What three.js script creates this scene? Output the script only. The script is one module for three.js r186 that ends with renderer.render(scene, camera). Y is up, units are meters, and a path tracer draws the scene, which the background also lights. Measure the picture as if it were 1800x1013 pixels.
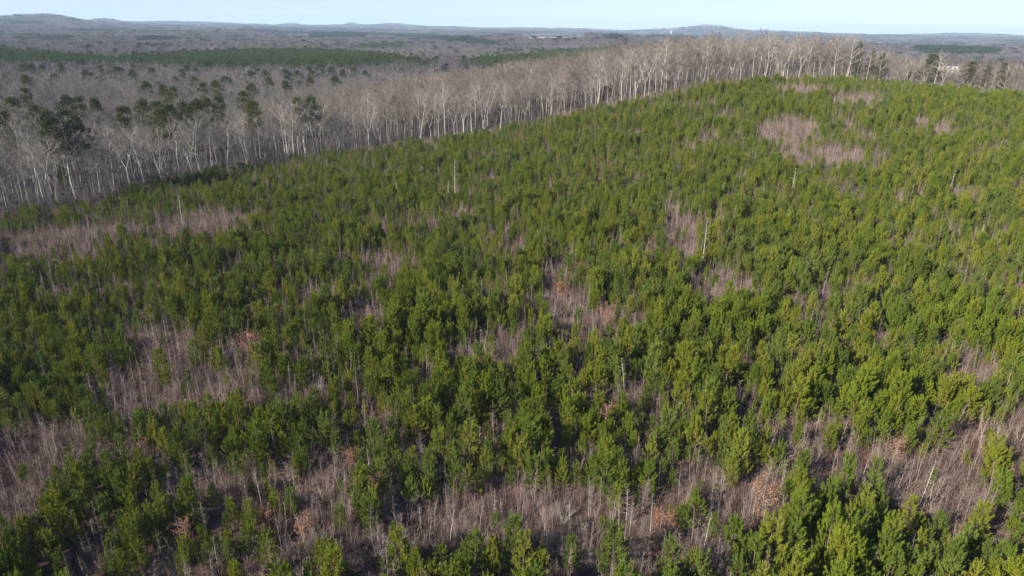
import * as THREE from 'three';
import { createNoise2D } from 'simplex-noise';

// ---------------------------------------------------------------- camera, sky, sun, exposure
const scene = new THREE.Scene();
const EYE = 50, FOCAL = 1201;
const camera = new THREE.PerspectiveCamera(45.74, 1800 / 1013, 0.5, 40000);
camera.position.set(0, EYE, 0);
camera.rotation.order = 'YXZ';
camera.rotation.set(THREE.MathUtils.degToRad(-20.85), 0, THREE.MathUtils.degToRad(0.9));
camera.updateMatrixWorld(true);

const renderer = new THREE.WebGLRenderer({ antialias: true });
renderer.toneMapping = THREE.LinearToneMapping;
renderer.toneMappingExposure = 2.6;
renderer.shadowMap.enabled = true;

const SUN_AZ = THREE.MathUtils.degToRad(52), SUN_EL = THREE.MathUtils.degToRad(28);   // behind the camera, to its left
const toSun = new THREE.Vector3(-Math.sin(SUN_AZ) * Math.cos(SUN_EL), Math.sin(SUN_EL), Math.cos(SUN_AZ) * Math.cos(SUN_EL));
{ // clear winter sky: pale at the horizon, bluer overhead, darkest at right angles to the sun
  const W = 512, H = 256, data = new Float32Array(W * H * 4);
  for (let j = 0; j < H; j++) {
    const el = ((j + 0.5) / H - 0.5) * Math.PI, s = Math.max(0, Math.sin(el));
    const k = Math.pow(1 - s, 5.5);
    for (let i = 0; i < W; i++) {
      const az = ((i + 0.5) / W - 0.5) * 2 * Math.PI;
      const c = Math.cos(az) * Math.cos(el) * toSun.x + Math.sin(el) * toSun.y + Math.sin(az) * Math.cos(el) * toSun.z;
      const ph = 0.70 + 0.36 * c * c;
      const o = (j * W + i) * 4;
      data[o] = (0.092 + 0.335 * k) * ph;
      data[o + 1] = (0.18 + 0.33 * k) * ph;
      data[o + 2] = (0.35 + 0.23 * k) * ph;
      data[o + 3] = 1;
    }
  }
  const sky = new THREE.DataTexture(data, W, H, THREE.RGBAFormat, THREE.FloatType);
  sky.mapping = THREE.EquirectangularReflectionMapping;
  sky.magFilter = THREE.LinearFilter;
  sky.needsUpdate = true;
  scene.background = sky;
  scene.environment = sky;
}
const sun = new THREE.DirectionalLight(new THREE.Color().setRGB(1, 0.93, 0.80), 4.6);
sun.name = 'sun';
sun.position.copy(toSun).multiplyScalar(900).add(new THREE.Vector3(30, 0, -200));
sun.target.position.set(30, 0, -200);
sun.castShadow = true;
sun.shadow.radius = 1;
sun.shadow.mapSize.set(4096, 4096);
Object.assign(sun.shadow.camera, { left: -420, right: 420, top: 420, bottom: -420, near: 10, far: 2500 });
scene.add(sun, sun.target);
scene.fog = new THREE.FogExp2(new THREE.Color().setRGB(0.62, 0.79, 1.0), 0.000075);

// ---------------------------------------------------------------- small tools
function mulberry(a) { return () => { a = (a + 0x6d2b79f5) | 0; let t = Math.imul(a ^ (a >>> 15), 1 | a); t = (t + Math.imul(t ^ (t >>> 7), 61 | t)) ^ t; return ((t ^ (t >>> 14)) >>> 0) / 4294967296; }; }
const noiseA = createNoise2D(mulberry(11)), noiseB = createNoise2D(mulberry(23)), noiseC = createNoise2D(mulberry(37));
const { clamp, smoothstep, lerp } = THREE.MathUtils;
const V = (x, y, z) => new THREE.Vector3(x, y, z);
const rgb = (r, g, b) => new THREE.Color().setRGB(r, g, b);
const range = (r, a, b) => a + (b - a) * r();
const ordinal = (n) => n + (n % 100 > 10 && n % 100 < 14 ? 'th' : ['th', 'st', 'nd', 'rd'][n % 10] || 'th');
const taken = {};
function numbered(name) { const n = taken[name] = (taken[name] ?? -1) + 1; return n ? name + '_' + String(n).padStart(3, '0') : name; }
function tag(o, label, category, group, kind) {
  if (label) o.userData.label = label;
  if (category) o.userData.category = category;
  if (group) o.userData.group = group;
  if (kind) o.userData.kind = kind;
  return o;
}

// ---------------------------------------------------------------- the lie of the land
const LAND = [ // x, z, height
  [-49, -51, 0], [0, -52, 1], [51, -53, 3], [-120, -60, 0], [140, -60, 8], [-100, -110, 0], [0, -150, 2.5], [120, -150, 11], [220, -180, 18], [0, -15, 0], [-200, -20, -2], [200, -20, 9],
  [-131, -170, 2.4], [-118, -198, 1.4], [-107, -231, 0.6], [-85, -267, -0.4], [-49, -291, 1.8], [-9, -305, 6.4], [25, -319, 12.8], [55, -320, 19.4], [80, -330, 23.8], [104, -341, 26], [138, -338, 27], [162, -334, 26], [214, -338, 22.6], [231, -327, 22],
  [-85, -330, -1], [-35, -400, 5], [30, -420, 15], [80, -430, 21], [140, -430, 21], [220, -430, 17], [300, -400, 15], [300, -300, 20],
  [-140, -400, -4], [-60, -480, -3], [30, -520, 0], [120, -540, 3], [220, -560, 0], [-250, -250, -3], [-250, -420, -3], [330, -500, 0], [-170, -250, -2],
];
const spline = (() => { // thin-plate spline through those points
  const n = LAND.length, m = n + 3, A = [], phi = (d2) => (d2 > 1e-9 ? 0.5 * d2 * Math.log(d2) : 0);
  for (let i = 0; i < m; i++) A.push(new Float64Array(m + 1));
  for (let i = 0; i < n; i++) {
    for (let j = 0; j < n; j++) A[i][j] = phi(((LAND[i][0] - LAND[j][0]) / 100) ** 2 + ((LAND[i][1] - LAND[j][1]) / 100) ** 2) + (i === j ? 0.02 : 0);
    const row = [1, LAND[i][0] / 100, LAND[i][1] / 100];
    for (let k = 0; k < 3; k++) { A[i][n + k] = row[k]; A[n + k][i] = row[k]; }
    A[i][m] = LAND[i][2];
  }
  for (let c = 0; c < m; c++) {
    let p = c;
    for (let r = c + 1; r < m; r++) if (Math.abs(A[r][c]) > Math.abs(A[p][c])) p = r;
    [A[c], A[p]] = [A[p], A[c]];
    for (let r = 0; r < m; r++) if (r !== c && A[r][c]) { const f = A[r][c] / A[c][c]; for (let k = c; k <= m; k++) A[r][k] -= f * A[c][k]; }
  }
  const w = A.map((r, i) => r[m] / r[i]);
  return (x, z) => {
    let h = w[n] + w[n + 1] * x / 100 + w[n + 2] * z / 100;
    for (let i = 0; i < n; i++) h += w[i] * phi(((x - LAND[i][0]) / 100) ** 2 + ((z - LAND[i][1]) / 100) ** 2);
    return h;
  };
})();
const HILLS = []; // distant hills: x, z, height, half-widths across and along the line of sight
function heightAt(x, z) {
  const r = Math.hypot(x - 30, z + 250);
  const w = 1 - smoothstep(r, 300, 620);
  let h = 0;
  if (w > 0) h += w * spline(x, z);
  if (w < 1) {
    const D = Math.hypot(x, z), far = smoothstep(D, 900, 6000), vfar = smoothstep(D, 5000, 11000);
    let p = -4 + noiseA(x / 700, z / 700) * (3 + 7 * far) + noiseB(x / 2300, z / 2300) * (2 + 14 * far) + vfar * (34 + noiseC(x / 1900, z / 1900) * 14);
    for (const g of HILLS) { const dx = x - g[0], dz = z - g[1], a = (dx * g[5] + dz * g[6]) / g[3], b = (-dx * g[6] + dz * g[5]) / g[4]; const e = a * a + b * b; if (e < 14) p += g[2] * Math.exp(-e); }
    h += (1 - w) * p;
  }
  return h;
}
// the place on the land (or that far above it) that a line of sight from the camera, given in pixels of the photograph, meets
const inv = camera.matrixWorld.clone(), back = camera.matrixWorldInverse.clone();
function sight(px, py) { return V((px - 900) / FOCAL, (506.5 - py) / FOCAL, -1).transformDirection(inv); }
function at(px, py, lift = 0, from = 20) {
  const d = sight(px, py); let t0 = from, t = from;
  while (t < 16000) {
    const y = EYE + d.y * t;
    if (y < heightAt(d.x * t, d.z * t) + lift) { let a = t0, b = t; for (let k = 0; k < 14; k++) { const m = (a + b) / 2; if (EYE + d.y * m < heightAt(d.x * m, d.z * m) + lift) b = m; else a = m; } return V(d.x * b, heightAt(d.x * b, d.z * b), d.z * b); }
    t0 = t; t += 1 + t * 0.01;
  }
  return V(d.x * 16000, 0, d.z * 16000);
}
function along(px, D) { const d = sight(px, 60), h = Math.hypot(d.x, d.z); return V(d.x / h * D, 0, d.z / h * D); }
const tmpV = V(0, 0, 0);
function seenAt(x, y, z) { tmpV.set(x, y, z).applyMatrix4(back); const k = FOCAL / -tmpV.z; return tmpV.z > -1 ? [1e6, 1e6, 0] : [900 + tmpV.x * k, 506.5 - tmpV.y * k, k]; }
for (const [px, D, h, across, deep] of [ // the wooded hills on the skyline
  [100, 5200, 58, 230, 700], [10, 6000, 26, 260, 600], [187, 7200, 42, 170, 700], [-60, 5200, 34, 300, 700], [370, 8800, 20, 260, 600], [515, 9500, 30, 140, 500], [690, 10000, 28, 300, 500], [620, 10500, 36, 110, 500], [790, 10500, 22, 200, 500],
  [1245, 8600, 86, 330, 700], [1160, 9200, 26, 420, 700], [1690, 10000, 10, 260, 500], [1340, 9300, 24, 300, 600],
]) { const c = along(px, D), l = Math.hypot(c.x, c.z); HILLS.push([c.x, c.z, h, across, deep, -c.z / l, c.x / l]); }
{ const c = along(985, 2300), l = Math.hypot(c.x, c.z); HILLS.push([c.x, c.z, 24, 300, 330, -c.z / l, c.x / l]); }

// woodland edge: z of the plantation's far side
const EDGE = [[-420, 60], [-220, -55], [-160, -125], [-131, -170], [-118, -198], [-107, -231], [-85, -267], [-49, -291], [-9, -305], [25, -319], [55, -320], [80, -331], [104, -343], [138, -349], [162, -350], [214, -348], [240, -338], [320, -330], [500, -300]];
function edgeZ(x) {
  if (x <= EDGE[0][0]) return EDGE[0][1];
  for (let i = 1; i < EDGE.length; i++) if (x <= EDGE[i][0]) { const [a, b] = [EDGE[i - 1], EDGE[i]]; return lerp(a[1], b[1], (x - a[0]) / (b[0] - a[0])); }
  return -300;
}
const outline = (pts, lift) => pts.map(([px, py]) => { const p = at(px, py, lift, 650); return [p.x, p.z]; });
function within(poly, x, z) { let c = false; for (let i = 0, j = poly.length - 1; i < poly.length; j = i++) { const [xi, zi] = poly[i], [xj, zj] = poly[j]; if ((zi > z) !== (zj > z) && x < (xj - xi) * (z - zi) / (zj - zi) + xi) c = !c; } return c; }

// distant pine stands (tree-top outlines) and fields
const STANDS = [
  outline([[-60, 84], [0, 83], [60, 85], [130, 92], [200, 97], [270, 92], [340, 88], [450, 84], [560, 85], [640, 89], [700, 96], [770, 106], [740, 110], [640, 112], [520, 116], [420, 113], [300, 114], [180, 112], [80, 110], [-60, 112]], 17),
  outline([[800, 107], [840, 99], [930, 93], [980, 86], [1060, 82], [1150, 80], [1160, 92], [960, 104], [860, 114]], 17),
  outline([[630, 76], [712, 76], [712, 83], [630, 84]], 17),
  outline([[535, 57], [600, 55], [640, 58], [640, 65], [560, 66]], 17),
  outline([[690, 60], [760, 58], [830, 66], [878, 76], [860, 80], [760, 68], [700, 67]], 17),
  outline([[20, 66], [90, 63], [130, 65], [120, 69], [40, 70]], 17),
  outline([[330, 49], [380, 48], [390, 52], [340, 53]], 17),
  outline([[1600, 80], [1680, 78], [1760, 88], [1750, 96], [1620, 96]], 17),
  outline([[1060, 64], [1190, 58], [1200, 61], [1080, 68]], 17),
  outline([[240, 66], [300, 64], [310, 70], [250, 72]], 17),
];
const FIELD = outline([[925, 66], [985, 65.5], [1025, 68], [1010, 70.5], [985, 71], [930, 68]], 0);
const CLEARING = [[1615, 1500], [1850, 1500], [1850, 820], [1615, 820]].map(([px, D]) => { const p = along(px, D); return [p.x, p.z]; });
const FIELD_FRONT = outline([[912, 64], [1032, 64], [1032, 78], [912, 78]], 0);
const PALE_FIELD = outline([[1740, 101], [1830, 101], [1830, 105], [1745, 105]], 0);

// ---------------------------------------------------------------- ground
{
  const N = 400, B = 6, SP = 15000 / Math.sinh(B), pos = [], uv = [], col = [], idx = [];
  const cL = rgb(0.115, 0.076, 0.062), cG = rgb(0.075, 0.062, 0.056), cF = rgb(0.05, 0.065, 0.04), c = new THREE.Color();
  for (let j = 0; j <= N; j++) for (let i = 0; i <= N; i++) {
    const x = SP * Math.sinh(B * (i / N * 2 - 1)), z = -220 + SP * Math.sinh(B * (j / N * 2 - 1));
    pos.push(x, heightAt(x, z), z);
    uv.push(x / 24, z / 24);
    const D = Math.hypot(x, z);
    c.copy(cL).lerp(cG, smoothstep(edgeZ(x) - z, -2, 6));
    const p = noiseC(x / 420 + 9, z / 420) + 0.5 * noiseA(x / 150, z / 150);
    if (D > 3600) c.lerp(cF, smoothstep(p, 0.45, 0.75) * 0.8);
    c.multiplyScalar(1 + 0.16 * noiseB(x / 60, z / 60));
    col.push(c.r, c.g, c.b);
  }
  for (let j = 0; j < N; j++) for (let i = 0; i < N; i++) { const a = j * (N + 1) + i; idx.push(a, a + N + 1, a + 1, a + 1, a + N + 1, a + N + 2); }
  const g = new THREE.BufferGeometry();
  g.setAttribute('position', new THREE.Float32BufferAttribute(pos, 3));
  g.setAttribute('uv', new THREE.Float32BufferAttribute(uv, 2));
  g.setAttribute('color', new THREE.Float32BufferAttribute(col, 3));
  g.setIndex(idx);
  g.computeVertexNormals();
  const S = 512, d = new Uint8Array(S * S * 4), r = mulberry(5);   // leaf litter, dead grass and twigs
  for (let j = 0; j < S; j++) for (let i = 0; i < S; i++) {
    const u = i / S * 2 * Math.PI, v = j / S * 2 * Math.PI;
    const n = noiseA(Math.cos(u) * 2.1 + Math.cos(v) * 1.7, Math.sin(u) * 2.1 + Math.sin(v) * 1.7 + 5) + 0.6 * noiseB(Math.cos(u) * 9 + Math.sin(v) * 9, Math.sin(u) * 9 + Math.cos(v) * 9);
    const q = clamp(0.74 + 0.13 * n + 0.3 * (r() - 0.5), 0.25, 1), o = (j * S + i) * 4;
    d[o] = 255 * q; d[o + 1] = 255 * q * (0.95 + 0.05 * r()); d[o + 2] = 255 * q * (0.9 + 0.1 * r()); d[o + 3] = 255;
  }
  const t = new THREE.DataTexture(d, S, S);
  t.wrapS = t.wrapT = THREE.RepeatWrapping; t.magFilter = THREE.LinearFilter; t.needsUpdate = true;
  const m = new THREE.MeshStandardMaterial({ map: t, bumpMap: t, bumpScale: 0.12, vertexColors: true, roughness: 1 });
  m.specularIntensity = 0;
  const ground = new THREE.Mesh(g, m);
  ground.name = 'ground'; ground.receiveShadow = ground.castShadow = true;
  tag(ground, 'rolling ground under the plantation, the woods and the far country', 'ground', null, 'structure');
  scene.add(ground);
}
function sheet(name, poly, material, label, lift) { // a field laid over the land
  const cx = poly.reduce((s, p) => s + p[0], 0) / poly.length, cz = poly.reduce((s, p) => s + p[1], 0) / poly.length, pos = [], idx = [], R = 10;
  const ring = []; for (let i = 0; i < poly.length; i++) for (let k = 0; k < 4; k++) { const a = poly[i], b = poly[(i + 1) % poly.length]; ring.push([lerp(a[0], b[0], k / 4), lerp(a[1], b[1], k / 4)]); }
  for (let r = 0; r <= R; r++) for (const [x, z] of ring) { const X = lerp(cx, x, r / R), Z = lerp(cz, z, r / R); pos.push(X, heightAt(X, Z) + lift * (r === R ? -2 : 1), Z); }
  const n = ring.length;
  for (let r = 0; r < R; r++) for (let i = 0; i < n; i++) { const a = r * n + i, b = r * n + (i + 1) % n; idx.push(a, b, a + n, b, b + n, a + n); }
  const g = new THREE.BufferGeometry(); g.setAttribute('position', new THREE.Float32BufferAttribute(pos, 3)); g.setIndex(idx); g.computeVertexNormals();
  const o = new THREE.Mesh(g, material); o.name = name; o.receiveShadow = true; scene.add(o);
  return tag(o, label, 'field', null, 'structure');
}
sheet('field', FIELD, new THREE.MeshStandardMaterial({ color: rgb(0.42, 0.34, 0.2), roughness: 1 }), 'pale straw coloured field in the far woods beyond the ridge', 2.2);
sheet('field_001', PALE_FIELD, new THREE.MeshStandardMaterial({ color: rgb(0.36, 0.32, 0.27), roughness: 1 }), 'pale bare field beyond the right end of the woodland edge', 2.2);
{ // bare tan soil on the upper right slope
  const c = at(1612, 222), ring = []; for (let k = 0; k < 9; k++) { const a = k / 9 * 6.28, q = 2.4 + 1.6 * Math.sin(k * 2.3); ring.push([c.x + Math.cos(a) * q, c.z + Math.sin(a) * q * 1.6]); }
  const o = sheet('ground_patch', ring, new THREE.MeshStandardMaterial({ color: rgb(0.38, 0.26, 0.16), roughness: 1 }), 'small patch of bare tan soil on the upper right slope', 0.12);
  o.userData.category = 'bare soil';
}
console.log('land done');

// ---------------------------------------------------------------- building blocks for trees
class Shape {
  constructor() { this.p = []; this.i = []; }
  tri(a, b, c) { const n = this.p.length / 3; this.p.push(a.x, a.y, a.z, b.x, b.y, b.z, c.x, c.y, c.z); this.i.push(n, n + 1, n + 2); }
  blade(a, dir, len, wid, r) { // one flat tapering blade
    const s = V(r() - 0.5, r() - 0.5, r() - 0.5).cross(dir).normalize().multiplyScalar(wid / 2), n = this.p.length / 3;
    this.p.push(a.x - s.x, a.y - s.y, a.z - s.z, a.x + s.x, a.y + s.y, a.z + s.z, a.x + dir.x * len, a.y + dir.y * len, a.z + dir.z * len);
    this.i.push(n, n + 1, n + 2);
  }
  leaf(c, r, size) { // a small lozenge turned anyhow
    const u = V(r() - 0.5, r() - 0.5, r() - 0.5).normalize().multiplyScalar(size), w = V(r() - 0.5, r() - 0.5, r() - 0.5).cross(u).normalize().multiplyScalar(size * 0.55), n = this.p.length / 3;
    this.p.push(c.x - u.x, c.y - u.y, c.z - u.z, c.x + w.x, c.y + w.y, c.z + w.z, c.x + u.x, c.y + u.y, c.z + u.z, c.x - w.x, c.y - w.y, c.z - w.z);
    this.i.push(n, n + 1, n + 2, n, n + 2, n + 3);
  }
  tube(pts, rad, sides = 4) {
    const n0 = this.p.length / 3;
    pts.forEach((q, k) => {
      const d = (k < pts.length - 1 ? pts[k + 1].clone().sub(q) : q.clone().sub(pts[k - 1])).normalize();
      const u = (Math.abs(d.y) < 0.9 ? V(0, 1, 0) : V(1, 0, 0)).cross(d).normalize(), w = d.clone().cross(u);
      for (let s = 0; s < sides; s++) { const a = s / sides * 2 * Math.PI, c = Math.cos(a) * rad[k], e = Math.sin(a) * rad[k]; this.p.push(q.x + u.x * c + w.x * e, q.y + u.y * c + w.y * e, q.z + u.z * c + w.z * e); }
    });
    for (let k = 0; k < pts.length - 1; k++) for (let s = 0; s < sides; s++) { const a = n0 + k * sides + s, b = n0 + k * sides + (s + 1) % sides; this.i.push(a, b, a + sides, b, b + sides, a + sides); }
  }
  build() { const g = new THREE.BufferGeometry(); g.setAttribute('position', new THREE.Float32BufferAttribute(this.p, 3)); g.setIndex(this.i); return g; }
  get count() { return this.i.length / 3; }
}
function kind(trunk, crown) { // both parts, and the two joined for the far masses
  const g = new THREE.BufferGeometry(), n = trunk.p.length / 3;
  g.setAttribute('position', new THREE.Float32BufferAttribute(trunk.p.concat(crown.p), 3));
  g.setIndex(trunk.i.concat(crown.i.map((k) => k + n)));
  g.addGroup(0, trunk.i.length, 0); g.addGroup(trunk.i.length, crown.i.length, 1);
  return { trunk: trunk.build(), crown: crown.build(), joined: g, count: trunk.count + crown.count };
}
const bend = (dir, r, k) => dir.clone().add(V((r() - 0.5) * k, (r() - 0.5) * k, (r() - 0.5) * k)).normalize();
const polar = (a, up) => V(Math.cos(a) * Math.cos(up), Math.sin(up), Math.sin(a) * Math.cos(up));

function youngPine(seed, h, R, { bare = 0.12, thin = 1 } = {}) {
  const r = mulberry(seed), T = new Shape(), C = new Shape(), lean = V((r() - 0.5) * 0.25, 0, (r() - 0.5) * 0.25);
  const axis = (t) => V(lean.x * t * t * h * 0.3, t * h, lean.z * t * t * h * 0.3);
  T.tube([0, 0.3, 0.6, 0.85, 0.98].map(axis), [0.014, 0.011, 0.008, 0.005, 0.002].map((k) => k * h), 5);
  const brush = (p, d, len, rad, n) => { // a shoot set round with needle bundles, like a bottle brush
    const u = (Math.abs(d.y) < 0.9 ? V(0, 1, 0) : V(1, 0, 0)).cross(d).normalize(), w = d.clone().cross(u);
    for (let k = 0; k < n; k++) {
      const t = (k + r()) / n, a = k * 2.4 + r(), q = p.clone().addScaledVector(d, len * t);
      const dir = d.clone().multiplyScalar(0.75 + 0.6 * t).addScaledVector(u, Math.cos(a) * 0.75).addScaledVector(w, Math.sin(a) * 0.75).normalize();
      C.blade(q, dir, rad * range(r, 1.0, 1.4) * (1.1 - 0.35 * t), 0.075, r);
    }
  };
  const W = Math.round(h * 1.7);
  for (let k = 0; k < W; k++) {
    const t = bare + (0.95 - bare) * (k + 0.5) / W, f = (t - bare) / (1 - bare), prof = Math.min(1, 0.55 + f * 2.2) * Math.pow(1 - f, 0.62) * 1.12;
    const nb = Math.round(range(r, 3.4, 5.2) * thin), a0 = r() * 6.28;
    for (let b = 0; b < nb; b++) {
      const a = a0 + b / nb * 6.28 + range(r, -0.35, 0.35), L = R * prof * range(r, 0.55, 1.22) + 0.1, up = range(r, 0.3, 0.6) + t * 0.4;
      const p0 = axis(t), d0 = polar(a, up - 0.2), p1 = p0.clone().addScaledVector(d0, L * 0.7), d1 = polar(a, up + 0.55);
      T.tube([p0, p1, p1.clone().addScaledVector(d1, 0.3)], [0.017, 0.011, 0.005], 3);
      const s = range(r, 0.8, 1.2);
      brush(p1, polar(a, up + range(r, 0.4, 0.75)), 0.78 * s, 0.23, 34);
      if (L > 0.4) brush(p0.clone().lerp(p1, 0.7), polar(a + range(r, 0.5, 0.9), up + 0.5), 0.5 * s, 0.2, 18);
      if (L > 0.6) brush(p0.clone().lerp(p1, 0.6), polar(a - range(r, 0.5, 0.9), up + 0.5), 0.46 * s, 0.18, 16);
      if (L > 1.1) brush(p0.clone().lerp(p1, 0.35), polar(a + range(r, -0.8, 0.8), up + 0.5), 0.4, 0.18, 12);
    }
  }
  brush(axis(0.9), V(lean.x, 1, lean.z).normalize(), 0.75, 0.19, 28);
  return kind(T, C);
}
function sapling(seed, h, { stems = 1, spread = 0.1, twigs = 46, rad = 0.0048, twigLen = 0.55 } = {}) {
  const r = mulberry(seed), T = new Shape(), C = new Shape();
  for (let s = 0; s < stems; s++) {
    const a = r() * 6.28, d = V(Math.cos(a) * spread * r(), 1, Math.sin(a) * spread * r()).normalize(), hh = h * range(r, stems > 1 ? 0.6 : 0.95, 1), pts = [], rr = [];
    let q = V((r() - 0.5) * 0.3 * (stems > 1), -0.1, (r() - 0.5) * 0.3 * (stems > 1)), dir = d.clone();
    for (let k = 0; k <= 4; k++) { pts.push(q.clone()); rr.push(rad * h * (1 - k / 4.3) / (stems > 1 ? 1.6 : 1)); dir = bend(dir, r, 0.09); q = q.clone().addScaledVector(dir, hh / 4); }
    T.tube(pts, rr, 4);
    for (let k = 0; k < twigs; k++) {
      const t = 0.22 + 0.76 * Math.pow(r(), 0.8), f = t * 4, i = Math.min(3, Math.floor(f)), p = pts[i].clone().lerp(pts[i + 1], f - i), b = polar(r() * 6.28, range(r, 0.35, 1.0)), L = twigLen * range(r, 0.5, 1.5) * (1.25 - t * 0.75);
      C.blade(p, b, L, 0.020, r);
      for (let m = 0; m < 2; m++) C.blade(p.clone().addScaledVector(b, L * range(r, 0.25, 0.7)), bend(b, r, 1.1), L * 0.6, 0.014, r);
    }
  }
  return kind(T, C);
}
function russet(seed, h, R) { // young oak that has kept its dead leaves
  const r = mulberry(seed), T = new Shape(), C = new Shape(), n = 26;
  T.tube([V(0, -0.1, 0), V(0.05, h * 0.4, 0), V(0, h * 0.75, 0.08), V(0.05, h, 0)], [0.06, 0.045, 0.025, 0.006], 5);
  for (let k = 0; k < n; k++) {
    const t = 0.22 + 0.75 * k / n, a = k * 2.4 + r(), d = polar(a, range(r, 0.25, 0.8)), L = R * Math.sin(Math.PI * (0.2 + 0.75 * (t - 0.2))) * range(r, 0.6, 1.15), p = V(0, t * h, 0);
    T.tube([p, p.clone().addScaledVector(d, L)], [0.018, 0.005], 3);
    for (let m = 0; m < 22; m++) { const q = p.clone().addScaledVector(d, L * Math.pow(r(), 0.6)); q.x += (r() - 0.5) * 0.5; q.y += (r() - 0.5) * 0.5; q.z += (r() - 0.5) * 0.5; C.leaf(q, r, range(r, 0.06, 0.11)); }
  }
  return kind(T, C);
}
function hardwood(seed, h, { fork = 0, R = 0.27, limbs = 14, fine = 1.1, low = 0.45 } = {}) {
  const r = mulberry(seed), T = new Shape(), C = new Shape(), R0 = 0.0082 * h;
  const bole = (d0, p0, len, r0, steps) => { const pts = [p0.clone()], rr = [r0]; let q = p0.clone(), d = d0.clone(); for (let k = 1; k <= steps; k++) { d = bend(d, r, 0.16); d.y += 0.05; d.normalize(); q = q.clone().addScaledVector(d, len / steps); pts.push(q.clone()); rr.push(r0 * Math.pow(1 - k / (steps + 0.35), 0.75)); } return { pts, rr }; };
  const on = (b, t) => { const f = t * (b.pts.length - 1), i = Math.min(b.pts.length - 2, Math.floor(f)); return [b.pts[i].clone().lerp(b.pts[i + 1], f - i), lerp(b.rr[i], b.rr[i + 1], f - i)]; };
  const stems = [];
  if (fork) {
    const s = bole(V((r() - 0.5) * 0.1, 1, (r() - 0.5) * 0.1).normalize(), V(0, -0.3, 0), h * fork, R0, 3);
    s.rr[s.rr.length - 1] = R0 * 0.8; s.rr[2] = R0 * 0.86; s.rr[1] = R0 * 0.93;
    T.tube(s.pts, s.rr, 6);
    const top = s.pts[3], a = r() * 6.28, n = r() < 0.35 ? 3 : 2;
    for (let k = 0; k < n; k++) stems.push([bole(polar(a + k / n * 6.28, range(r, 0.95, 1.25)), top, h * (1 - fork) * range(r, 0.85, 1), R0 * 0.68, 5), 0.22]);
  } else stems.push([bole(V((r() - 0.5) * 0.12, 1, (r() - 0.5) * 0.12).normalize(), V(0, -0.3, 0), h * 0.95, R0, 7), low]);
  for (const [s, from] of stems) {
    T.tube(s.pts, s.rr, 6);
    const n = Math.round(limbs / stems.length);
    for (let k = 0; k < n; k++) {
      const t = from + (0.97 - from) * (k + r() * 0.6) / n, [p, pr] = on(s, t), a = k * 2.4 + r() * 0.9, u = (t - from) / (1 - from);
      const L = h * R * (0.62 + 0.55 * Math.sin(Math.PI * Math.min(1, u * 0.9 + 0.12))) * range(r, 0.7, 1.1) * (1.05 - 0.45 * u);
      const limb = bole(polar(a, range(r, 0.35, 0.8) + 0.35 * u), p, L, Math.max(0.045, pr * 0.62), 4);
      T.tube(limb.pts, limb.rr, 4);
      const nb = Math.round(5 * fine);
      for (let b = 0; b < nb; b++) {
        const [q, qr] = on(limb, 0.2 + 0.8 * (b + r() * 0.7) / nb), d = polar(a + range(r, -1.3, 1.3), range(r, 0.2, 1.25)), L2 = L * range(r, 0.28, 0.5);
        const q2 = q.clone().addScaledVector(bend(d, r, 0.4), L2 * 0.55), q3 = q2.clone().addScaledVector(V(d.x, d.y + 0.35, d.z).normalize(), L2 * 0.45);
        C.tube([q, q2, q3], [Math.max(0.03, qr * 0.65), 0.024, 0.009], 3);
        const nt = Math.round(8 * fine);
        for (let m = 0; m < nt; m++) {
          const f = 0.15 + 0.85 * r(), w = f < 0.55 ? q.clone().lerp(q2, f / 0.55) : q2.clone().lerp(q3, (f - 0.55) / 0.45), dd = bend(V(d.x, d.y + 0.45, d.z).normalize(), r, 1.3), tl = range(r, 0.6, 1.3);
          C.blade(w, dd, tl, 0.036, r);
          C.blade(w.clone().addScaledVector(dd, tl * 0.4), bend(dd, r, 1.0), tl * 0.8, 0.026, r);
          C.blade(w.clone().addScaledVector(dd, tl * 0.65), bend(dd, r, 1.0), tl * 0.7, 0.024, r);
        }
      }
    }
  }
  return kind(T, C);
}
function maturePine(seed, h, R, { from = 0.45, pads = 30, size = 0.5 } = {}) {
  const r = mulberry(seed), T = new Shape(), C = new Shape();
  T.tube([V(0, -0.3, 0), V(0.15, h * 0.35, 0.1), V(0, h * 0.7, -0.1), V(0.1, h * 0.97, 0)], [0.012 * h, 0.010 * h, 0.006 * h, 0.002 * h], 6);
  for (let k = 0; k < pads; k++) {
    const u = (k + r()) / pads, t = from + (1 - from) * u, a = k * 2.4 + r() * 1.2, L = R * Math.pow(Math.sin(Math.PI * (0.14 + 0.8 * u)), 0.7) * range(r, 0.45, 1.15) * (1.05 - 0.35 * u);
    const d = polar(a, range(r, 0.0, 0.45) + u * 0.5), p = V(0, t * h, 0), c = p.clone().addScaledVector(d, L);
    T.tube([p, c], [0.05 * (1.2 - u), 0.015], 3);
    const pr = range(r, 0.9, 1.6) * R / 3.6, n = Math.round(46 * pr);
    for (let m = 0; m < n; m++) {
      const q = V(r() * 2 - 1, r() * 2 - 1, r() * 2 - 1); if (q.length() > 1) q.normalize(); q.y *= 0.55;
      const b = c.clone().addScaledVector(q, pr), e = bend(V(q.x, q.y + 0.6, q.z).normalize(), r, 0.5);
      for (let f = 0; f < 3; f++) C.blade(b, bend(e, r, 1.2), size * range(r, 0.7, 1.2), size * 0.42, r);
    }
  }
  return kind(T, C);
}
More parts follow.
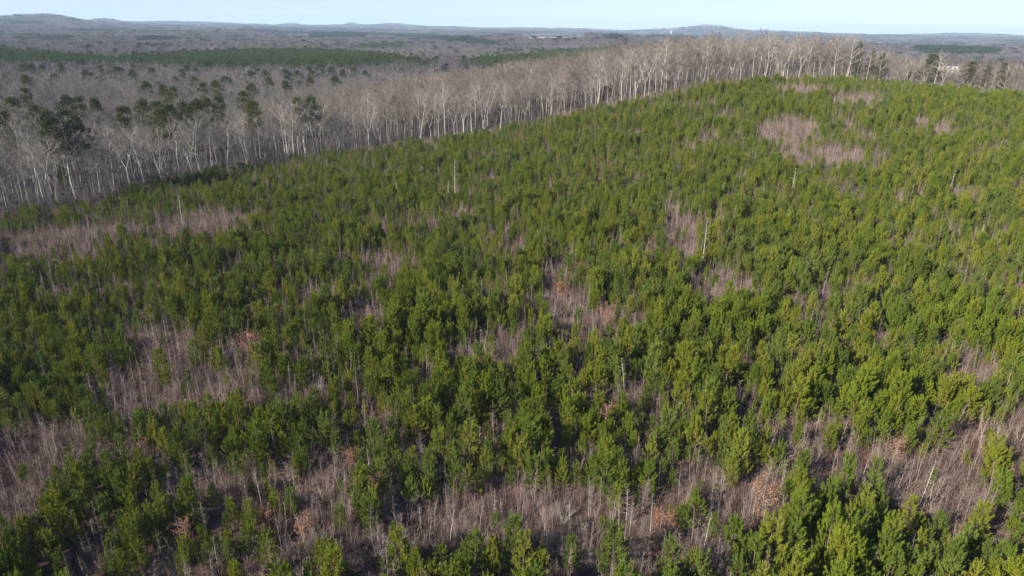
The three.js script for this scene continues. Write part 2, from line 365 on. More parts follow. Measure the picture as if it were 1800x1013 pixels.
function brushClump(seed, h, spread, n, w) {
  const r = mulberry(seed), C = new Shape();
  for (let k = 0; k < n; k++) {
    const a = r() * 6.28, d = Math.sqrt(r()) * spread, p = V(Math.cos(a) * d, -0.05, Math.sin(a) * d), dir = V((r() - 0.5) * 0.8, 1, (r() - 0.5) * 0.8).normalize(), L = h * range(r, 0.35, 1.1);
    C.blade(p, dir, L, w, r);
    for (let m = 0; m < 2; m++) C.blade(p.clone().addScaledVector(dir, L * range(r, 0.3, 0.8)), bend(dir, r, 1.2), L * 0.45, w * 0.7, r);
  }
  return { joined: C.build(), count: C.count };
}
function farHardwood(seed, h, R, n = 130) {
  const r = mulberry(seed), T = new Shape(), C = new Shape();
  T.tube([V(0, -1, 0), V(0.2, h * 0.5, 0), V(0, h * 0.85, 0.3)], [0.3, 0.22, 0.06], 3);
  for (let k = 0; k < n; k++) {
    const a = r() * 6.28, e = Math.sqrt(r()), y = 0.42 + 0.5 * r(), rr = R * Math.sqrt(Math.sin(Math.PI * (0.1 + 0.8 * (y - 0.42) / 0.5))) * e, p = V(Math.cos(a) * rr, y * h, Math.sin(a) * rr);
    C.blade(p, bend(V(Math.cos(a) * 0.6, 0.9, Math.sin(a) * 0.6).normalize(), r, 0.9), range(r, 1.4, 3.0), range(r, 0.12, 0.3), r);
  }
  return kind(T, C);
}

// ---------------------------------------------------------------- materials
const mat = (r, g, b, o = {}) => { const m = new THREE.MeshPhysicalMaterial({ color: rgb(r, g, b), roughness: 0.92, side: THREE.DoubleSide, ...o }); m.specularIntensity = o.specularIntensity ?? 0.25; return m; };
const needle = (r, g, b) => mat(r, g, b, { roughness: 0.85, transmission: 0.18, specularIntensity: 0.1 });
const pineBark = mat(0.12, 0.085, 0.065), paleBark = mat(0.44, 0.405, 0.355), greyBark = mat(0.225, 0.20, 0.175), twig = mat(0.172, 0.146, 0.126), twigGrey = mat(0.245, 0.213, 0.183);
const saplingBark = mat(0.30, 0.255, 0.22), saplingTwig = mat(0.19, 0.14, 0.12), whiteBark = mat(0.52, 0.48, 0.42);
const NEEDLES = [[0.132, 0.168, 0.017], [0.106, 0.150, 0.017], [0.152, 0.178, 0.017], [0.092, 0.130, 0.018], [0.176, 0.192, 0.024], [0.120, 0.158, 0.028]];
const needleMats = NEEDLES.map((c) => needle(...c)), needleAny = needle(1, 1, 1);
const darkNeedles = [needle(0.062, 0.078, 0.02), needle(0.05, 0.068, 0.022), needle(0.075, 0.088, 0.022)];
const standNeedles = needle(0.068, 0.098, 0.022), russetLeaf = mat(0.25, 0.10, 0.05, { transmission: 0.2 }), brushMat = mat(1, 1, 1), farTwig = mat(0.112, 0.1, 0.098), farNeedles = mat(0.036, 0.06, 0.032);

// ---------------------------------------------------------------- putting trees out
const Q = new THREE.Quaternion(), E = new THREE.Euler(), M = new THREE.Matrix4();
function spot(x, z, s, w, turn, tiltX = 0, tiltZ = 0, y) { return { x, y: y ?? heightAt(x, z) - 0.05, z, s, w, turn, tiltX, tiltZ }; }
function place(k, p, name, bark, leaf, label, category, group) {
  const o = new THREE.Group(); o.name = numbered(name);
  const t = new THREE.Mesh(k.trunk, bark), c = new THREE.Mesh(k.crown, leaf);
  t.name = 'trunk'; c.name = 'crown';
  for (const m of [t, c]) { m.castShadow = m.receiveShadow = true; o.add(m); }
  o.position.set(p.x, p.y, p.z); o.rotation.set(p.tiltX, p.turn, p.tiltZ); o.scale.set(p.s * p.w, p.s, p.s * p.w);
  scene.add(tag(o, label, category, group));
  return o;
}
function mass(name, label, category, sets) { // sets: [geometry, materials, spots, colours]
  const o = new THREE.Group(); o.name = numbered(name);
  for (const [g, m, spots, colors, part] of sets) {
    if (!spots.length) continue;
    const im = new THREE.InstancedMesh(g, m, spots.length);
    im.name = part;
    spots.forEach((p, i) => {
      M.compose(V(p.x, p.y, p.z), Q.setFromEuler(E.set(p.tiltX, p.turn, p.tiltZ)), V(p.s * p.w, p.s, p.s * p.w));
      im.setMatrixAt(i, M);
      if (colors) im.setColorAt(i, colors(p, i));
    });
    im.castShadow = im.receiveShadow = true;
    im.userData.kind = 'stuff';
    o.add(im);
  }
  scene.add(tag(o, label, category, null, 'stuff'));
  return o;
}
const bucket = (list, n, r) => { const b = Array.from({ length: n }, () => []); for (const p of list) b[Math.floor(r() * n)].push(p); return b; };

// ---------------------------------------------------------------- where the young pines thin out (centre and half-size, from the photograph)
const ellipse = ([px, py, rx, ry, k = 1]) => {
  const c = at(px, py), top = at(px, Math.max(py - ry, 80)), l = Math.hypot(c.x, c.z), scale = seenAt(c.x, c.y, c.z)[2];
  return { x: c.x, z: c.z, ux: -c.z / l, uz: c.x / l, a: rx / scale, b: Math.max(2.5, Math.hypot(top.x - c.x, top.z - c.z)), k };
};
const GAPS = [
  [1388, 245, 50, 34], [1450, 285, 78, 22], [1200, 430, 28, 46], [1000, 550, 44, 36], [1062, 575, 40, 26], [1130, 580, 40, 20], [858, 635, 64, 34], [640, 575, 40, 40], [298, 632, 56, 34], [350, 705, 95, 42], [490, 720, 60, 26], [236, 715, 56, 40], [590, 705, 60, 34],
  [60, 795, 60, 36], [120, 850, 40, 30], [665, 755, 28, 28], [1440, 810, 85, 52], [1610, 845, 110, 50], [1330, 900, 45, 70], [1650, 920, 90, 60], [900, 930, 110, 50], [760, 945, 90, 50], [1060, 940, 95, 55], [1200, 985, 110, 40], [570, 885, 55, 55], [1262, 515, 52, 32],
  [1410, 655, 32, 28], [1703, 665, 26, 30], [1065, 735, 28, 28], [400, 815, 70, 32], [310, 890, 60, 26], [20, 920, 60, 50], [520, 965, 60, 36], [430, 625, 38, 22], [570, 530, 40, 18], [985, 500, 40, 16], [1180, 390, 14, 36], [150, 425, 60, 22], [330, 402, 75, 20], [60, 440, 60, 26], [700, 480, 40, 18],
  [1510, 183, 48, 8], [1400, 164, 48, 8], [1500, 920, 40, 50, 0.7], [1770, 770, 36, 50], [700, 408, 40, 14, 0.7], [800, 388, 40, 14, 0.7], [1240, 245, 18, 12], [1690, 355, 30, 12], [1652, 238, 12, 16], [1616, 224, 13, 11], [860, 700, 20, 24, 0.8], [1690, 780, 50, 30, 0.6], [560, 640, 40, 24, 0.7], [120, 660, 30, 20, 0.5], [1000, 690, 30, 20, 0.5], [470, 560, 30, 16, 0.6],
].map(ellipse);
const CLUMPS = [[1450, 930, 62, 44], [1720, 1000, 105, 30], [1330, 1000, 80, 26], [400, 960, 70, 50], [140, 890, 55, 50], [830, 1000, 60, 26], [60, 990, 60, 30], [1000, 800, 200, 60, 0.6], [480, 790, 150, 30, 0.7], [100, 650, 100, 44], [50, 715, 80, 44], [470, 772, 190, 22], [210, 890, 60, 40], [330, 930, 60, 34], [240, 570, 120, 24, 0.8], [1330, 620, 250, 60, 0.7], [700, 700, 130, 40, 0.7], [1100, 860, 60, 18]].map(ellipse);
const cover = (list, x, z, edge = 0.3) => { let v = 0; for (const g of list) { const dx = x - g.x, dz = z - g.z, a = (dx * g.ux + dz * g.uz) / g.a, b = (-dx * g.uz + dz * g.ux) / g.b, e = a * a + b * b + 0.55 * noiseB(x / 5, z / 5) + 0.3 * noiseA(x / 2.2, z / 2.2); if (e < 1.9) v = Math.max(v, g.k * (1 - smoothstep(e, 1 - edge, 1 + edge * 1.6))); } return v; };

const pineKinds = [youngPine(101, 4.9, 1.35), youngPine(102, 5.6, 1.45), youngPine(103, 4.2, 1.2), youngPine(104, 5.4, 1.15, { bare: 0.22, thin: 0.85 }), youngPine(105, 3.5, 1.2), youngPine(106, 6.0, 1.6)];
const sapKinds = [sapling(201, 5), sapling(202, 6, { twigs: 54 }), sapling(203, 4.2, { twigs: 56, twigLen: 0.8 }), sapling(204, 5.5, { twigs: 38 }), sapling(205, 4.4, { stems: 6, spread: 0.5, twigs: 20, rad: 0.006 }), sapling(206, 3.6, { stems: 9, spread: 0.75, twigs: 16, twigLen: 0.6, rad: 0.006 })];
console.log('triangles', pineKinds.map((k) => k.count).join(), sapKinds.map((k) => k.count).join());

const pines = [], saps = [], brush = [];
{
  const r = mulberry(77), S = 1.5;
  for (let z = -28; z > -352; z -= S) {
    const half = 40 + 0.86 * -z;
    for (let x = -half; x < half; x += S) {
      const X = x + (r() - 0.5) * S * 1.2, Z = z + (r() - 0.5) * S * 1.2, roll = r(), roll2 = r(), roll3 = r(), edge = Z - edgeZ(X);
      if (edge < 1) continue;
      const y = heightAt(X, Z), [px, py] = seenAt(X, y + 3, Z);
      if (px < -330 || px > 1960 || py > 1260) continue;
      const n = noiseA(X / 17, Z / 24) * 0.45 + noiseB(X / 9, Z / 11) * 0.36 + noiseC(X / 3.6, Z / 3.6) * 0.2 + noiseC(X / 55, Z / 55) * 0.32;
      const D = Math.hypot(X, Z), left = smoothstep(-X / D, -0.05, 0.5);
      let dens = 0.78 + 0.78 * n - 0.1 * left - 0.14 * (1 - smoothstep(D, 55, 85));
      const clump = cover(CLUMPS, X, Z), gap = cover(GAPS, X, Z) * (1 - clump);
      dens = Math.max(dens, 0.95 * clump);
      dens = dens * (1 - 0.9 * gap) * smoothstep(edge + 3 * noiseA(X / 9, Z / 9), 4, 17);
      const big = clamp(0.76 + 0.17 * noiseC(X / 26 + 40, Z / 26) + 0.12 * n + range(r, -0.32, 0.32), 0.34, 1.28) * lerp(1, 0.9, left) * (gap > 0.4 ? 0.75 : 1) * lerp(1.04, 0.84, smoothstep(D, 70, 230));
      if (roll < dens) pines.push({ ...spot(X, Z, big, range(r, 0.85, 1.2), r() * 6.28, range(r, -0.06, 0.06), range(r, -0.06, 0.06)), n: noiseB(X / 33, Z / 33 + 7), px, D });
      else if (roll2 < 0.75 + 0.25 * gap) saps.push({ ...spot(X, Z, range(r, 0.5, 1.05), range(r, 0.9, 1.3), r() * 6.28, range(r, -0.07, 0.07), range(r, -0.07, 0.07)), px, D, gap });
      if (roll < dens ? roll3 < 0.24 : roll3 < 0.5) saps.push({ ...spot(X + 0.7, Z + 0.4, range(r, 0.6, 1.0), 1.1, r() * 6.28, range(r, -0.06, 0.06), range(r, -0.06, 0.06)), px, D, gap });
      const more = roll < dens ? (roll3 < 0.5 ? 1 : 0) : 2 + (D < 130);
      for (let k = 0; k < more; k++) brush.push({ ...spot(X + (r() - 0.5) * S, Z + (r() - 0.5) * S, range(r, 0.55, 1.4), range(r, 0.8, 1.2), r() * 6.28), n: noiseB(X / 14, Z / 14) + 0.9 * (r() - 0.5) });
    }
  }
  // brushy fringe between the plantation and the tall trees
  for (let x = -170; x < 330; x += 1.1) for (let k = 0; k < 7; k++) {
    const X = x + r(), Z = edgeZ(X) + range(r, -7, 9), [px] = seenAt(X, heightAt(X, Z), Z);
    if (px < -60 || px > 1860) continue;
    brush.push({ ...spot(X, Z, range(r, 0.9, 1.9), 1, r() * 6.28), n: 0.5 + 0.6 * (r() - 0.5) });
    if (k < 2) saps.push({ ...spot(X, Z, range(r, 0.5, 1.0), 1.1, r() * 6.28), px, D: Math.hypot(X, Z), gap: 1 });
  }
}
console.log('pines', pines.length, 'saplings', saps.length, 'brush', brush.length);

function nearest(list, most, test) { // splits a list into the nearest ones in the picture and the rest
  const seen = list.filter(test).sort((a, b) => a.D - b.D).slice(0, most), set = new Set(seen);
  return [seen, list.filter((p) => !set.has(p))];
}
const inFrame = (p) => { const [px, py] = seenAt(p.x, p.y + 3.2, p.z); return px > 4 && px < 1796 && py < 985; };
function bands(list, rows, make) { // rows of nearly equal distance, each counted from the left of the picture
  const n = Math.ceil(list.length / rows);
  for (let b = 0; b < rows; b++) list.slice(b * n, b * n + n).map((p) => [seenAt(p.x, p.y, p.z)[0], p]).sort((a, c) => a[0] - c[0]).forEach(([, p], i) => make(p, b + 1, i + 1));
}
const ROW = ['nearest', 'second nearest', 'third nearest', 'fourth nearest', 'fifth nearest', 'sixth nearest', 'seventh nearest', 'eighth nearest', 'ninth nearest', 'tenth nearest'];
{
  const r = mulberry(88), [near, rest] = nearest(pines, 300, inFrame);
  const tone = (p) => clamp(Math.floor((p.n * 0.5 + 0.5 + (r() - 0.5) * 0.75) * 6), 0, 5), look = ['bright green', 'mid green', 'yellow green', 'deep green', 'pale yellow green', 'bluish green'];
  bands(near, 10, (p, b, i) => {
    const k = Math.floor(r() * pineKinds.length), t = tone(p);
    place(pineKinds[k], p, 'young_pine', pineBark, needleMats[t], `${look[t]} young pine, ${ordinal(i)} from the left in the ${ROW[b - 1]} band of pines`, 'pine tree', 'young pines in the foreground of the plantation');
  });
  const c = new THREE.Color(), b = bucket(rest, pineKinds.length, r);
  mass('young_pine_plantation', 'dense green young pine plantation covering the hillside behind the foreground', 'pine plantation', pineKinds.map((k, i) => [k.joined, [mat(0.9, 0.5, 1), needleAny], b[i], (p) => { const t = NEEDLES[tone(p)], v = range(r, 0.88, 1.1); return c.setRGB(t[0] * v, t[1] * v, t[2] * v); }, 'pine_mass']));
}
{
  const r = mulberry(99), [near, rest] = nearest(saps, 240, inFrame);
  bands(near, 8, (p, b, i) => {
    const k = Math.floor(r() * sapKinds.length), pale = r() < 0.2, multi = k >= 4;
    place(sapKinds[k], p, multi ? 'bare_shrub' : 'bare_sapling', pale ? whiteBark : saplingBark, pale ? twigGrey : saplingTwig, `${pale ? 'whitish' : 'grey brown'} ${multi ? 'leafless many-stemmed shrub' : 'slender leafless sapling'}, ${ordinal(i)} from the left in the ${ROW[b - 1]} stem band`, multi ? 'shrub' : 'sapling', 'bare saplings in the foreground gaps');
  });
  const b = bucket(rest, sapKinds.length, r), c = new THREE.Color();
  mass('bare_sapling_thicket', 'thicket of leafless saplings filling the gaps between the hillside pines', 'saplings', sapKinds.map((k, i) => [k.joined, [mat(0.31, 0.265, 0.235), mat(0.185, 0.14, 0.122)], b[i], () => { const v = r() < 0.25 ? range(r, 1.2, 1.6) : range(r, 0.75, 1.1); return c.setRGB(v, v * range(r, 0.94, 1), v * range(r, 0.9, 1)); }, 'sapling_mass']));
}
{
  const r = mulberry(111), kinds = [brushClump(301, 1.5, 0.9, 42, 0.026), brushClump(302, 2.1, 0.9, 34, 0.026), brushClump(303, 0.9, 1.0, 54, 0.03)], b = bucket(brush, 3, r), c = new THREE.Color();
  const tones = [[0.155, 0.108, 0.092], [0.13, 0.072, 0.062], [0.235, 0.18, 0.145], [0.175, 0.125, 0.112], [0.095, 0.062, 0.054]];
  mass('undergrowth', 'brown winter undergrowth of briars and dead stems between the young pines', 'undergrowth', kinds.map((k, i) => [k.joined, brushMat, b[i], (p) => { const t = tones[clamp(Math.floor((p.n * 0.6 + 0.5) * 5), 0, 4)], v = range(r, 0.85, 1.15); return c.setRGB(t[0] * v, t[1] * v, t[2] * v); }, 'brush_mass']));
}
// oaks and shrubs that kept their russet leaves
{
  const r = mulberry(123), kinds = [russet(401, 4.6, 1.5), russet(402, 3.2, 1.3), russet(403, 2.4, 1.5)], mats = [russetLeaf, mat(0.21, 0.085, 0.05, { transmission: 0.2 }), mat(0.30, 0.15, 0.085, { transmission: 0.2 })];
  const list = [[1335, 925, 75, 0, 2, 'tall pink brown young oak with withered leaves beside the bottom right pine clump'], [1165, 945, 40, 2, 0, 'low rust red oak bush above the whitish stems near the bottom edge'], [1068, 750, 36, 2, 1, 'dark rust red bush in the hollow amid the central pines'], [330, 965, 50, 0, 0, 'russet leaved young oak among pines near the bottom left'], [535, 950, 42, 1, 2, 'pale russet young oak near the bottom left gap'], [1065, 590, 46, 0, 0, 'bright orange brown oak in the gap right of the white stems'], [850, 712, 32, 1, 1, 'dark russet bush among dense pines left of centre'], [665, 885, 46, 1, 1, 'dull red oak bush beside grey saplings left of centre'], [1572, 815, 38, 1, 2, 'pale brown oak bush between two tall pines at lower right'], [1410, 655, 34, 1, 0, 'rust coloured oak bush in the small gap right of centre'], [440, 628, 34, 2, 1, 'dark red bush in the left middle gap'], [985, 530, 30, 1, 0, 'orange tinted oak over the white stemmed thicket'], [1020, 492, 24, 1, 1, 'small russet oak above the white stemmed thicket'], [250, 960, 30, 2, 1, 'low red brown bush in the lower left corner area'], [1140, 985, 30, 2, 2, 'low pink brown bush close to the bottom edge centre'], [620, 820, 26, 2, 0, 'small russet bush under the pines left of centre'], [1330, 168, 10, 2, 0, 'tiny rust red bush near the hill crest'], [905, 770, 22, 2, 1, 'small dark russet bush behind the front pines'], [470, 930, 30, 2, 0, 'small red leaved bush by the lower left pines'], [1790, 680, 34, 1, 0, 'rust brown bush at the right margin'], [570, 552, 22, 2, 1, 'small russet bush in the thin strip left of centre'], [260, 805, 26, 2, 1, 'russet bush among grey stems at left']];
  for (const [px, py, tall, k, m, label] of list) { const p = at(px, py), s = tall / seenAt(p.x, p.y, p.z)[2] / 0.8 / [4.6, 3.2, 2.4][k]; place(kinds[k], spot(p.x, p.z, s, 1, r() * 6.28), 'russet_oak', greyBark, mats[m], label, 'oak tree', 'young oaks with withered russet leaves'); }
}
// tall pale survivors standing over the plantation
{
  const snag = (seed, h, lean, top) => { const r = mulberry(seed), T = new Shape(), C = new Shape(), pts = [], rr = []; for (let k = 0; k <= 6; k++) { const t = k / 6; pts.push(V(lean * t * t * h, t * h - 0.2, 0.02 * h * Math.sin(t * 5))); rr.push(0.011 * h * (1 - t * 0.85)); } T.tube(pts, rr, 6); for (let k = 0; k < 22; k++) { const t = top + (1 - top) * k / 22, f = t * 6, i = Math.min(5, Math.floor(f)), p = pts[i].clone().lerp(pts[i + 1], f - i), d = polar(k * 2.4 + r(), range(r, -0.1, 0.7)), L = h * 0.12 * range(r, 0.4, 1.3) * (1.3 - t * 0.7); C.tube([p, p.clone().addScaledVector(d, L)], [0.03, 0.008], 3); for (let m = 0; m < 4; m++) C.blade(p.clone().addScaledVector(d, L * range(r, 0.3, 1)), bend(d, r, 1.2), L * 0.5, 0.03, r); } return kind(T, C); };
  const kinds = [snag(501, 13, 0, 0.55), snag(502, 10, -0.14, 0.6), snag(503, 9, 0.03, 0.4), snag(504, 8, -0.04, 0.3)], hs = [13, 10, 9, 8];
  for (const [px, py, top, k, tilt, label] of [
    [800, 358, 284, 0, 0, 'tall straight white snag standing alone above the middle plantation'], [788, 366, 318, 2, 0, 'thin pale stem just left of the tall white snag'], [702, 352, 318, 1, 0.1, 'leaning forked pale snag left of the tall white snag'], [808, 388, 352, 2, -0.15, 'short tilted white stem below the tall white snag'],
    [322, 402, 345, 0, 0, 'slim pale snag in the upper left gap'], [1390, 350, 296, 2, 0, 'white stem right of centre below the brown clearing'], [1097, 700, 625, 1, 0.04, 'curved white snag with a bent top amid dense pines'], [415, 590, 532, 1, 0, 'crooked white snag with bent tip left of centre'], [22, 678, 634, 3, 0.03, 'small white dead tree at the left margin'], [538, 570, 538, 3, 0.08, 'branchy pale snag in the thin strip left of centre'],
    [1665, 345, 300, 2, -0.1, 'pale slanting stem at upper right'], [1718, 440, 395, 2, 0, 'whitish bare tree among the right hand pines'], [1500, 700, 655, 3, 0, 'small grey dead tree below the right hand pines'], [1235, 460, 385, 0, 0, 'pale tall stem at the edge of the narrow brown gap'], [1320, 182, 160, 3, 0, 'small white snag close to the hill crest'], [70, 920, 880, 3, 0, 'white branched dead sapling at lower left'], [1510, 905, 840, 2, -0.08, 'white leaning stem beside the pine clump at lower right'], [1615, 890, 800, 0, -0.1, 'tall pale leaning stem in the lower right thicket'], [870, 910, 850, 3, 0, 'white stem with short side twigs below the front pines'], [1100, 920, 850, 3, 0, 'white spiky dead stem in the bottom centre gap'], [650, 840, 785, 3, 0, 'pale dead stem left of the dense central pines'], [1212, 880, 842, 3, -0.05, 'pale stem right above the lone rounded pine'], [1785, 790, 730, 2, -0.2, 'slanting white stem at the right margin'],
  ]) {
    const p = at(px, py), f = seenAt(p.x, p.y, p.z)[2], s = (py - top) / f / 0.93 / hs[k], o = place(kinds[k], spot(p.x, p.z, s, 0.62, 0, 0, tilt), 'dead_tree', whiteBark, paleBark, label, 'dead tree', 'pale snags above the plantation');
    o.children[1].userData.label = 'sparse bare side branches near the top';
  }
}
console.log('plantation done');

// ---------------------------------------------------------------- the tall bare wood behind the plantation
const woodKinds = [hardwood(601, 22), hardwood(602, 24, { low: 0.52, limbs: 12 }), hardwood(603, 21, { fork: 0.38, limbs: 16 }), hardwood(604, 23, { fork: 0.22, limbs: 16, R: 0.22 }), hardwood(605, 20, { R: 0.27, low: 0.4 }), hardwood(606, 17, { R: 0.2, low: 0.5, limbs: 10 })];
console.log('hardwood triangles', woodKinds.map((k) => k.count).join());
const wood = [], valleyPines = [], farWood = [], farPine = [];
// mature pines standing in the valley wood and at the right end of the edge: crown-top pixel, crown width
for (const [px, py, w, near] of [
  [20, 180, 40], [6, 208, 26], [60, 195, 28], [82, 207, 22], [112, 205, 30], [38, 118, 18], [54, 117, 20], [72, 120, 18], [106, 116, 16], [44, 138, 18], [44, 162, 20], [115, 175, 20], [138, 178, 18], [166, 182, 20], [215, 198, 24], [250, 184, 26], [276, 188, 26], [297, 194, 20], [322, 190, 18], [346, 184, 16], [362, 181, 16], [384, 178, 18], [401, 196, 20], [460, 196, 34], [426, 168, 18], [255, 149, 24], [286, 156, 26], [303, 159, 24], [341, 142, 24], [356, 152, 20], [379, 147, 16], [204, 121, 26], [176, 119, 14], [231, 128, 18], [266, 124, 16], [366, 111, 22], [405, 110, 18], [440, 128, 20], [466, 128, 18], [500, 126, 20], [522, 128, 18], [547, 128, 20], [562, 117, 24], [582, 122, 20], [602, 128, 18], [622, 122, 18], [642, 128, 16], [472, 142, 20], [502, 148, 20], [442, 153, 14], [394, 222, 18], [66, 226, 20], [62, 246, 18], [1541, 82, 18], [1516, 70, 10], [1612, 112, 14], [1650, 92, 36], [1722, 105, 38], [1753, 112, 18], [1781, 107, 12], [1560, 90, 12], [150, 128, 14], [320, 126, 16], [545, 140, 18], [590, 138, 18], [12, 232, 22],
]) {
  let lift = px > 1400 ? 16 : 22, p = at(px, py, lift);
  if (px > 1400) { // right end of the edge: just behind the first trunks, as tall as it shows
    p = along(px, 372 + (px * 7) % 18);
    while (p.z > edgeZ(p.x) - 3) p.multiplyScalar(1.01);
    const d = sight(px, py); lift = clamp(EYE + d.y / Math.hypot(d.x, d.z) * Math.hypot(p.x, p.z) - heightAt(p.x, p.z) - 2.5, 9, 24);
  }
  const D = Math.hypot(p.x, p.z);
  if (p.z > edgeZ(p.x) - 3) p = V(p.x, 0, edgeZ(p.x) - 4);
  valleyPines.push({ ...spot(p.x, p.z, (lift + 1) / 20, 1, px * 1.7), px, width: w / seenAt(p.x, heightAt(p.x, p.z) + lift, p.z)[2], D });
}
{
  const r = mulberry(131);
  for (let S = 5.2, z = -60; z > -720; z -= S) for (let x = -620; x < 520; x += S) {
    const X = x + (r() - 0.5) * S * 1.2, Z = z + (r() - 0.5) * S * 1.2, D = Math.hypot(X, Z), roll = r(), depth = edgeZ(X) - Z;
    if (depth < 1.5 || D > 700) continue;
    const y = heightAt(X, Z), [px, py] = seenAt(X, y + 12, Z);
    if (px < -220 || px > 1960 || py > 900) continue;
    const ridge = smoothstep(X, -120, -60), keep = (depth < 18 ? 0.85 : 0.74) * (X > 190 ? 0.85 : 1);
    if (roll > keep || (D > 600 && STANDS.some((s) => within(s, X, Z)))) continue;
    const small = (X > 180 ? 0.76 : 1) * lerp(lerp(0.7, 1.0, clamp(0.5 + 0.6 * noiseB(X / 38, Z / 38) + range(r, -0.3, 0.3), 0, 1)), 1, ridge * 0.8 + 0.2 * (depth < 25));
    wood.push({ ...spot(X, Z, range(r, 0.78, 1.08) * small, range(r, 0.9, 1.15), r() * 6.28, range(r, -0.05, 0.05), range(r, -0.05, 0.05)), px, D, depth, ridge, pick: r() });
  }
  // a denser, paler front row
  for (let i = 1, off = 0; i < EDGE.length; i++) {
    const [a, b] = [EDGE[i - 1], EDGE[i]], L = Math.hypot(b[0] - a[0], b[1] - a[1]);
    for (let d = off; d < L; d += range(r, 3.2, 8)) { const X = lerp(a[0], b[0], d / L), Z = lerp(a[1], b[1], d / L) - range(r, 0, 4), [px] = seenAt(X, heightAt(X, Z) + 10, Z); if (px > -80 && px < 1880 && Z < 0) wood.push({ ...spot(X, Z, range(r, 0.82, 1.1) * (X > 180 ? 0.78 : 1), range(r, 0.85, 1.1), r() * 6.28, range(r, -0.07, 0.07), range(r, -0.07, 0.07)), px, D: Math.hypot(X, Z), depth: 1, ridge: 1, pick: r() }); }
  }
  const [near, rest] = nearest(wood, 300, (p) => p.depth < 26 && p.px > 2 && p.px < 1798 && p.D > 100).map((l) => l.sort((a, b) => a.depth - b.depth));
  const shown = near.sort((a, b) => a.px - b.px), place_ = (px) => (px < 330 ? 'at the woodland edge far left' : px < 640 ? 'on the left woodland edge' : px < 960 ? 'on the middle woodland edge' : px < 1200 ? 'where the edge climbs' : px < 1500 ? 'behind the hill crest' : 'on the right woodland edge');
  const count = {};
  for (const p of shown) {
    const k = Math.floor(p.pick * woodKinds.length), pale = r() < (p.depth < 8 ? 0.75 : 0.4), where = place_(p.px), i = count[where] = (count[where] ?? 0) + 1;
    place(woodKinds[k], p, 'bare_hardwood', pale ? paleBark : greyBark, pale ? twigGrey : twig, `${pale ? 'pale barked' : 'grey'} ${[2, 3].includes(k) ? 'forked ' : ''}leafless tree, ${ordinal(i)} from the left ${where}`, 'tree', 'tall bare hardwoods along the woodland edge');
  }
  const b = woodKinds.map(() => []), c = new THREE.Color();
  for (const p of rest) b[Math.floor(p.pick * woodKinds.length)].push(p);
  mass('hardwood_forest', 'leafless grey hardwood forest on the ridge and in the valley behind the edge trees', 'forest', woodKinds.map((k, i) => [k.joined, [greyBark, twig], b[i], (p) => { const v = range(r, 0.7, 1.2) * (1 + 0.18 * noiseA(p.x / 45, p.z / 45)), warm = lerp(0.96, 1.04, p.ridge); return c.setRGB(v * warm, v, v * lerp(1.03, 0.97, p.ridge)); }, 'hardwood_mass']));
  // undergrowth inside the wood
  const under = []; for (const p of wood) if (p.depth < 60) for (let k = 0; k < 5; k++) under.push({ ...spot(p.x + range(r, -2.5, 2.5), p.z + range(r, -2.5, 2.5), range(r, 0.6, 1.5), 1.1, r() * 6.28) });
  mass('woodland_understorey', 'thin grey understorey saplings between the trunks at the woodland edge', 'saplings', [[sapKinds[1].joined, [greyBark, twig], under.filter((_, i) => i % 2), null, 'sapling_mass'], [sapKinds[4].joined, [greyBark, twig], under.filter((_, i) => !(i % 2)), null, 'shrub_mass']]);
}
{
  const r = mulberry(141), kinds = [maturePine(701, 20, 4.0, { from: 0.6, pads: 26 }), maturePine(702, 20, 3.7, { from: 0.66, pads: 22 }), maturePine(703, 20, 4.2, { from: 0.52, pads: 30 }), maturePine(704, 20, 3.8, { from: 0.2, pads: 40 })];
  console.log('mature pine triangles', kinds.map((k) => k.count).join());
  let left = 0, right = 0;
  for (const p of valleyPines.sort((a, b) => a.px - b.px)) {
    const k = p.px > 1400 ? 3 : Math.floor(r() * 3);
    p.w = clamp(p.width / 8.6 / p.s, 0.7, 1.45);
    const label = p.px > 1400 ? `dark green mature pine, ${ordinal(++right)} from the left at the right end of the woods` : `dark olive mature pine in the valley wood, ${ordinal(++left)} from the left`;
    place(kinds[k], p, 'mature_pine', pineBark, darkNeedles[Math.floor(r() * 3)], label, 'pine tree', 'mature pines standing among the bare hardwoods');
  }
  for (const [px, py, tall, label] of [[116, 335, 46, 'slim yellow green pine in front of the trunks at the far left edge'], [391, 292, 34, 'narrow green pine between pale trunks at the left stretch of the edge'], [20, 362, 20, 'small green pine at the foot of the leftmost edge trees']]) {
    const p = at(px, py), s = tall / seenAt(p.x, p.y, p.z)[2] / 6.2; place(pineKinds[1], spot(p.x, p.z, s, 1, px), 'edge_pine', pineBark, needleMats[3], label, 'pine tree');
  }
}
console.log('wood done', wood.length);

